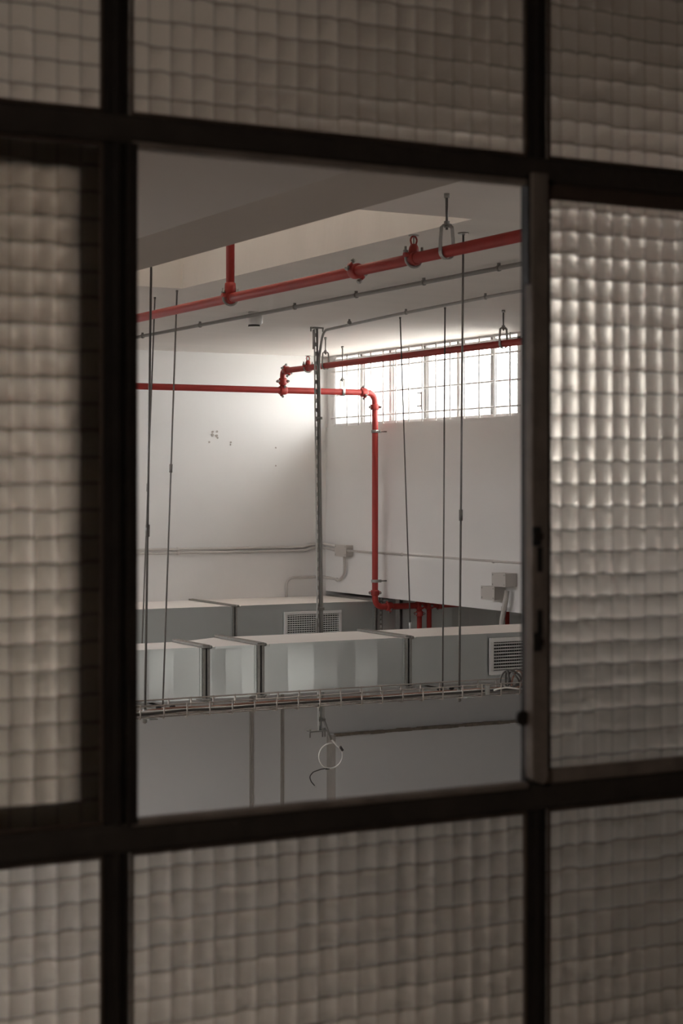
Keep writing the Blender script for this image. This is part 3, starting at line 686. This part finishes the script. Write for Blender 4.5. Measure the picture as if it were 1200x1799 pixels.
def ripple_pane(w, h, cellx=0.0220, cellz=0.0240, sagx=0.00092, sagz=0.00056, th=0.004):
    """slab of glass: upright convex reeds on one side, level reeds on the other; grime sits in the grooves between reeds"""
    rnd = random.Random(11)
    nx, nz = max(1, round(w / cellx)), max(1, round(h / cellz)); cw, ch = w / nx, h / nz
    v = []; f = []; mi = []
    amp_x = [sagx * rnd.uniform(.6, 1.4) for _ in range(nx)]; amp_z = [[sagz * rnd.uniform(.6, 1.4) for _ in range(nx + 1)] for _ in range(nz)]
    prof = lambda t: 1 - abs(2 * t - 1) ** 2.3
    tz = [0, 0.045] + [0.045 + 0.91 * k / 8 for k in range(1, 8)] + [0.955]
    tx = [0, 0.024] + [0.024 + 0.952 * k / 8 for k in range(1, 8)] + [0.976]
    XS = [(q, t) for q in range(nx) for t in tx] + [(nx - 1, 1.0)]; ZS = [(q, t) for q in range(nz) for t in tz] + [(nz - 1, 1.0)]
    NX, NZ = len(XS), nz * 2 + 1
    for j in range(NZ):
        for q, t in XS: v.append(((q + t) * cw - w / 2, -th / 2 - amp_x[q] * prof(t), j * ch / 2 - h / 2))
    for j in range(NZ - 1):
        for i in range(NX - 1):
            a = j * NX + i; f.append((a, a + 1, a + NX + 1, a + NX)); mi.append(1 if (i % 10) in (0, 9) else 0)
    o = len(v); MX = nx * 4 + 1; MZ = len(ZS)
    wav = [[rnd.uniform(-.0010, .0022) for _ in range(nx + 1)] for _ in range(nz + 1)]
    for j in range(MZ):
        q, t = ZS[j]
        for i in range(MX):
            c = min(i // 4, nx - 1); u = i / 4 - c
            dz = (wav[q][c] * (1 - t) + wav[q + 1][c] * t) * (1 - (2 * u - 1) ** 2)
            z = (q + t) * ch - h / 2 + (dz if 0 < j < MZ - 1 else 0)
            v.append((i * cw / 4 - w / 2, th / 2 + amp_z[q][c] * prof(t), z))
    for j in range(MZ - 1):
        for i in range(MX - 1):
            a = o + j * MX + i; f.append((a, a + MX, a + MX + 1, a + 1)); mi.append(1 if (j % 10) in (0, 9) else 0)
    me = bpy.data.meshes.new('reeded_pane'); me.from_pydata(v, [], f)
    me.polygons.foreach_set('use_smooth', [True] * len(f)); me.materials.append(M['reeded']); me.materials.append(M['grime'])
    me.polygons.foreach_set('material_index', mi); me.update()
    return me
pane_me = ripple_pane(0.432, 0.612)
for ci in range(5):
    for ri in range(3):
        if ci == 2 and ri == 1: continue
        o = bpy.data.objects.new('reeded_pane', pane_me); COL.objects.link(o); o.parent = scr
        w0 = wloc(scr)
        o.location = Vector(((CXs[ci] + CXs[ci + 1]) / 2, YG + 0.0095, (RZ[ri] + RZ[ri + 1]) / 2 + ZC)) - w0
        xa, xb, za, zb = CXs[ci] + 0.0130, CXs[ci + 1] - 0.0130, RZ[ri] + 0.013, RZ[ri + 1] - 0.013
        for (b, vert) in (((xa, xb, za, za + 0.004), 0), ((xa, xb, zb - 0.004, zb), 0), ((xa, xa + 0.003, za, zb), 1), ((xb - 0.003, xb, za, zb), 1)):
            MB().box(b[0], b[1], YG + 0.001, YG + 0.0065, b[2], b[3]).build('putty_bead', 'bead', scr, 0.0015)
# opening row: stops on both sides of the opening, strike jamb with its fixings
MB().box(0.5950, 0.6042, YG - 0.007, YG + 0.012, -0.304, 0.304).build('opening_stop', 'steel', scr, 0.001)
for za, zb in ((0.3005, 0.306), (-0.306, -0.3005)): MB().box(0.600, 1.026, YG - 0.006, YG + 0.010, za, zb).build('opening_rail', 'steel_worn', scr, 0.001)
MB().box(1.0445, 1.482, YG - 0.004, YG + 0.004, 0.289, 0.304).build('glazing_rail', 'bead', scr, 0.002)
MB().box(1.0445, 1.482, YG - 0.004, YG + 0.004, -0.304, -0.289).build('glazing_rail', 'steel_worn', scr, 0.002)
jx0, jx1, jy = 1.0245, 1.0440, YG - 0.014
poly = [(jx0, 0.312), (jx0, -0.285)] + [(jx0 + 0.012 - 0.012 * cos(a), -0.289 - 0.012 * sin(a)) for a in (radians(30), radians(60), radians(85))] + [(jx1 - 0.006, -0.302), (jx1, -0.296), (jx1, 0.312)]
J = MB().prism(poly, 'y', jy, YG).build('strike_jamb', 'steel_worn', scr, 0.0012)
for (xx, zz) in ((1.0275, -0.0525), (1.0285, -0.1585)):
    box('screw_recess', 'black', (xx - 0.0028, xx + 0.0065, jy - 0.0012, jy + 0.001, zz - 0.0095, zz + 0.0095), J)
    MB().cyl((xx + 0.003, jy - 0.0026, zz), (xx + 0.003, jy - 0.0008, zz), 0.0052, 12).build('screw_head', 'steel', J)
for zz in (-0.076, -0.139): box('bolt_slot', 'black', (1.0300, 1.0360, jy - 0.0012, jy + 0.001, zz - 0.0125, zz + 0.0125), J, 0.0005)
MB().cyl((1.0195, jy + 0.008, -0.2355), (1.0195, jy + 0.013, -0.2355), 0.0075, 14).build('stop_button', 'steel', J)
MB().box(1.0225, 1.0250, jy + 0.004, jy + 0.013, 0.20, 0.312).build('guide_strip', 'steel', J, 0.001)
# sash slid open behind the pane on the other side of the mullion
sy = YG + 0.046
ss = root('sliding_sash', 0.36, sy, -0.305, label='dark framed reeded sash slid open behind a fixed pane', cat='sash')
box('stile', 'steel_worn', (0.564, 0.600, sy, sy + 0.018, -0.312, 0.309), ss, 0.002)
box('stile', 'steel_worn', (0.132, 0.160, sy, sy + 0.018, -0.312, 0.309), ss, 0.002)
box('rail', 'steel_worn', (0.160, 0.564, sy, sy + 0.018, 0.284, 0.309), ss, 0.002)
box('rail', 'steel_worn', (0.160, 0.564, sy, sy + 0.018, -0.312, -0.289), ss, 0.002)
o = bpy.data.objects.new('reeded_pane', ripple_pane(0.408, 0.577)); COL.objects.link(o); o.parent = ss
o.location = Vector((0.362, sy + 0.009, -0.0025 + ZC)) - wloc(ss)
for za, zb in ((-0.333, -0.319), (0.319, 0.333)): MB().box(0.13, 1.06, YG + 0.0165, YG + 0.070, za, zb).build('slide_track', 'steel', scr)

# ------------------------------------------------------------------ corridor on this side of the screen
mb = MB()
LX0, LX1, LZ0, LZ1 = 6.7, 7.7, -2.35, -1.85           # added unseen low window, placed to reflect in the ducts
mb.box(-3.2, LX0, 1.49, 1.6, FZ, -1.75); mb.box(LX1, 10.7, 1.49, 1.6, FZ, -1.75)
mb.box(LX0, LX1, 1.49, 1.6, FZ, LZ0); mb.box(LX0, LX1, 1.49, 1.6, LZ1, -1.75)
mb.box(-3.2, CXs[0] - 0.005, 1.49, 1.6, -1.75, 1.0); mb.box(CXs[-1] + 0.005, 10.7, 1.49, 1.6, -1.75, 1.0)
mb.box(CXs[0] - 0.005, CXs[-1] + 0.005, 1.49, 1.6, -1.75, -0.958); mb.box(CXs[0] - 0.005, CXs[-1] + 0.005, 1.49, 1.6, 0.958, 1.0)
struct(mb.build('wall_front', 'wall'), 'plain wall around the glazed steel screen', 'wall')
struct(box('floor_corridor', 'corridor', (-2.2, 3.4, -1.5, 1.49, -1.75, -1.6)), 'dim corridor floor in front of the screen', 'floor')
struct(box('ceiling_corridor', 'corridor', (-2.2, 3.4, -1.5, 1.49, 1.0, 1.1)), 'dim corridor ceiling in front of the screen', 'ceiling')
for nm, b in (('wall_corridor_rear', (-2.2, 3.4, -1.6, -1.5, -1.6, 1.0)), ('wall_corridor_left', (-2.3, -2.2, -1.5, 1.49, -1.6, 1.0)), ('wall_corridor_right', (3.4, 3.5, -1.5, 1.49, -1.6, 1.0))):
    struct(box(nm, 'corridor', b), {'wall_corridor_rear': 'dim wall behind the viewer', 'wall_corridor_left': 'dim corridor end wall before the screen start', 'wall_corridor_right': 'dim corridor end wall past the screen'}[nm], 'wall')

lw = root('window_4_fill', 7.2, 1.55, LZ0, label='added low fill window band out of sight below the screen level', cat='window', kind='structure')
box('frame_sill', 'winframe', (LX0, LX1, 1.51, 1.57, LZ0, LZ0 + 0.04), lw); box('frame_head', 'winframe', (LX0, LX1, 1.51, 1.57, LZ1 - 0.04, LZ1), lw)
for k in range(3):
    xx = LX0 + 0.02 + (LX1 - LX0 - 0.04) * k / 2
    box('mullion', 'winframe', (xx - 0.02, xx + 0.02, 1.51, 1.57, LZ0 + 0.04, LZ1 - 0.04), lw)
    if k: box('pane', 'pane', (xx - (LX1 - LX0 - 0.04) / 2 + 0.02, xx - 0.02, 1.54, 1.544, LZ0 + 0.04, LZ1 - 0.04), lw)

m = bpy.data.materials.new('fill_diffuser'); m.use_nodes = True; N = m.node_tree.nodes; N.remove(N['Principled BSDF'])
e = N.new('ShaderNodeEmission'); e.inputs['Color'].default_value = (1, 0.90, 0.80, 1); e.inputs['Strength'].default_value = 30.0
m.node_tree.links.new(e.outputs[0], N['Material Output'].inputs['Surface']); M['fill'] = m
lp = root('corridor_fill', -1.6, -0.5, 0.94, label='added corridor ceiling lamp beside the viewer, out of sight', cat='fill')  # unseen light added to lift the screen frames
MB().box(-2.0, -1.2, -0.60, -0.40, 0.965, 0.999).build('housing', 'white', lp, 0.004)
MB().box(-1.98, -1.22, -0.585, -0.415, 0.945, 0.965).build('diffuser', 'fill', lp, 0.004)

def emissive(name, col, st):
    m = bpy.data.materials.new(name); m.use_nodes = True; N = m.node_tree.nodes; N.remove(N['Principled BSDF'])
    e = N.new('ShaderNodeEmission'); e.inputs['Color'].default_value = (*col, 1); e.inputs['Strength'].default_value = st
    m.node_tree.links.new(e.outputs[0], N['Material Output'].inputs['Surface']); return m
M['panel'] = emissive('fill_panel_diffuser', (0.98, 0.98, 1.0), 13.0)
for lx, ly in ((-1.6, 6.0), (-1.6, 8.0), (-1.6, 10.0), (-0.2, 11.6), (-0.2, 9.6), (-0.2, 7.6), (-1.6, 11.6)):  # unseen panels added for overhead fill light
    if True:
        t = root('fill_panel', lx, ly, 0.985, label='added flush ceiling panel lamp out of the picture', cat='fill', group='added ceiling fill panels')
        MB().box(lx - 0.32, lx + 0.32, ly - 0.62, ly + 0.62, 0.988, 0.9995).build('frame', 'white', t)
        MB().box(lx - 0.30, lx + 0.30, ly - 0.60, ly + 0.60, 0.985, 0.988).build('diffuser', 'panel', t)
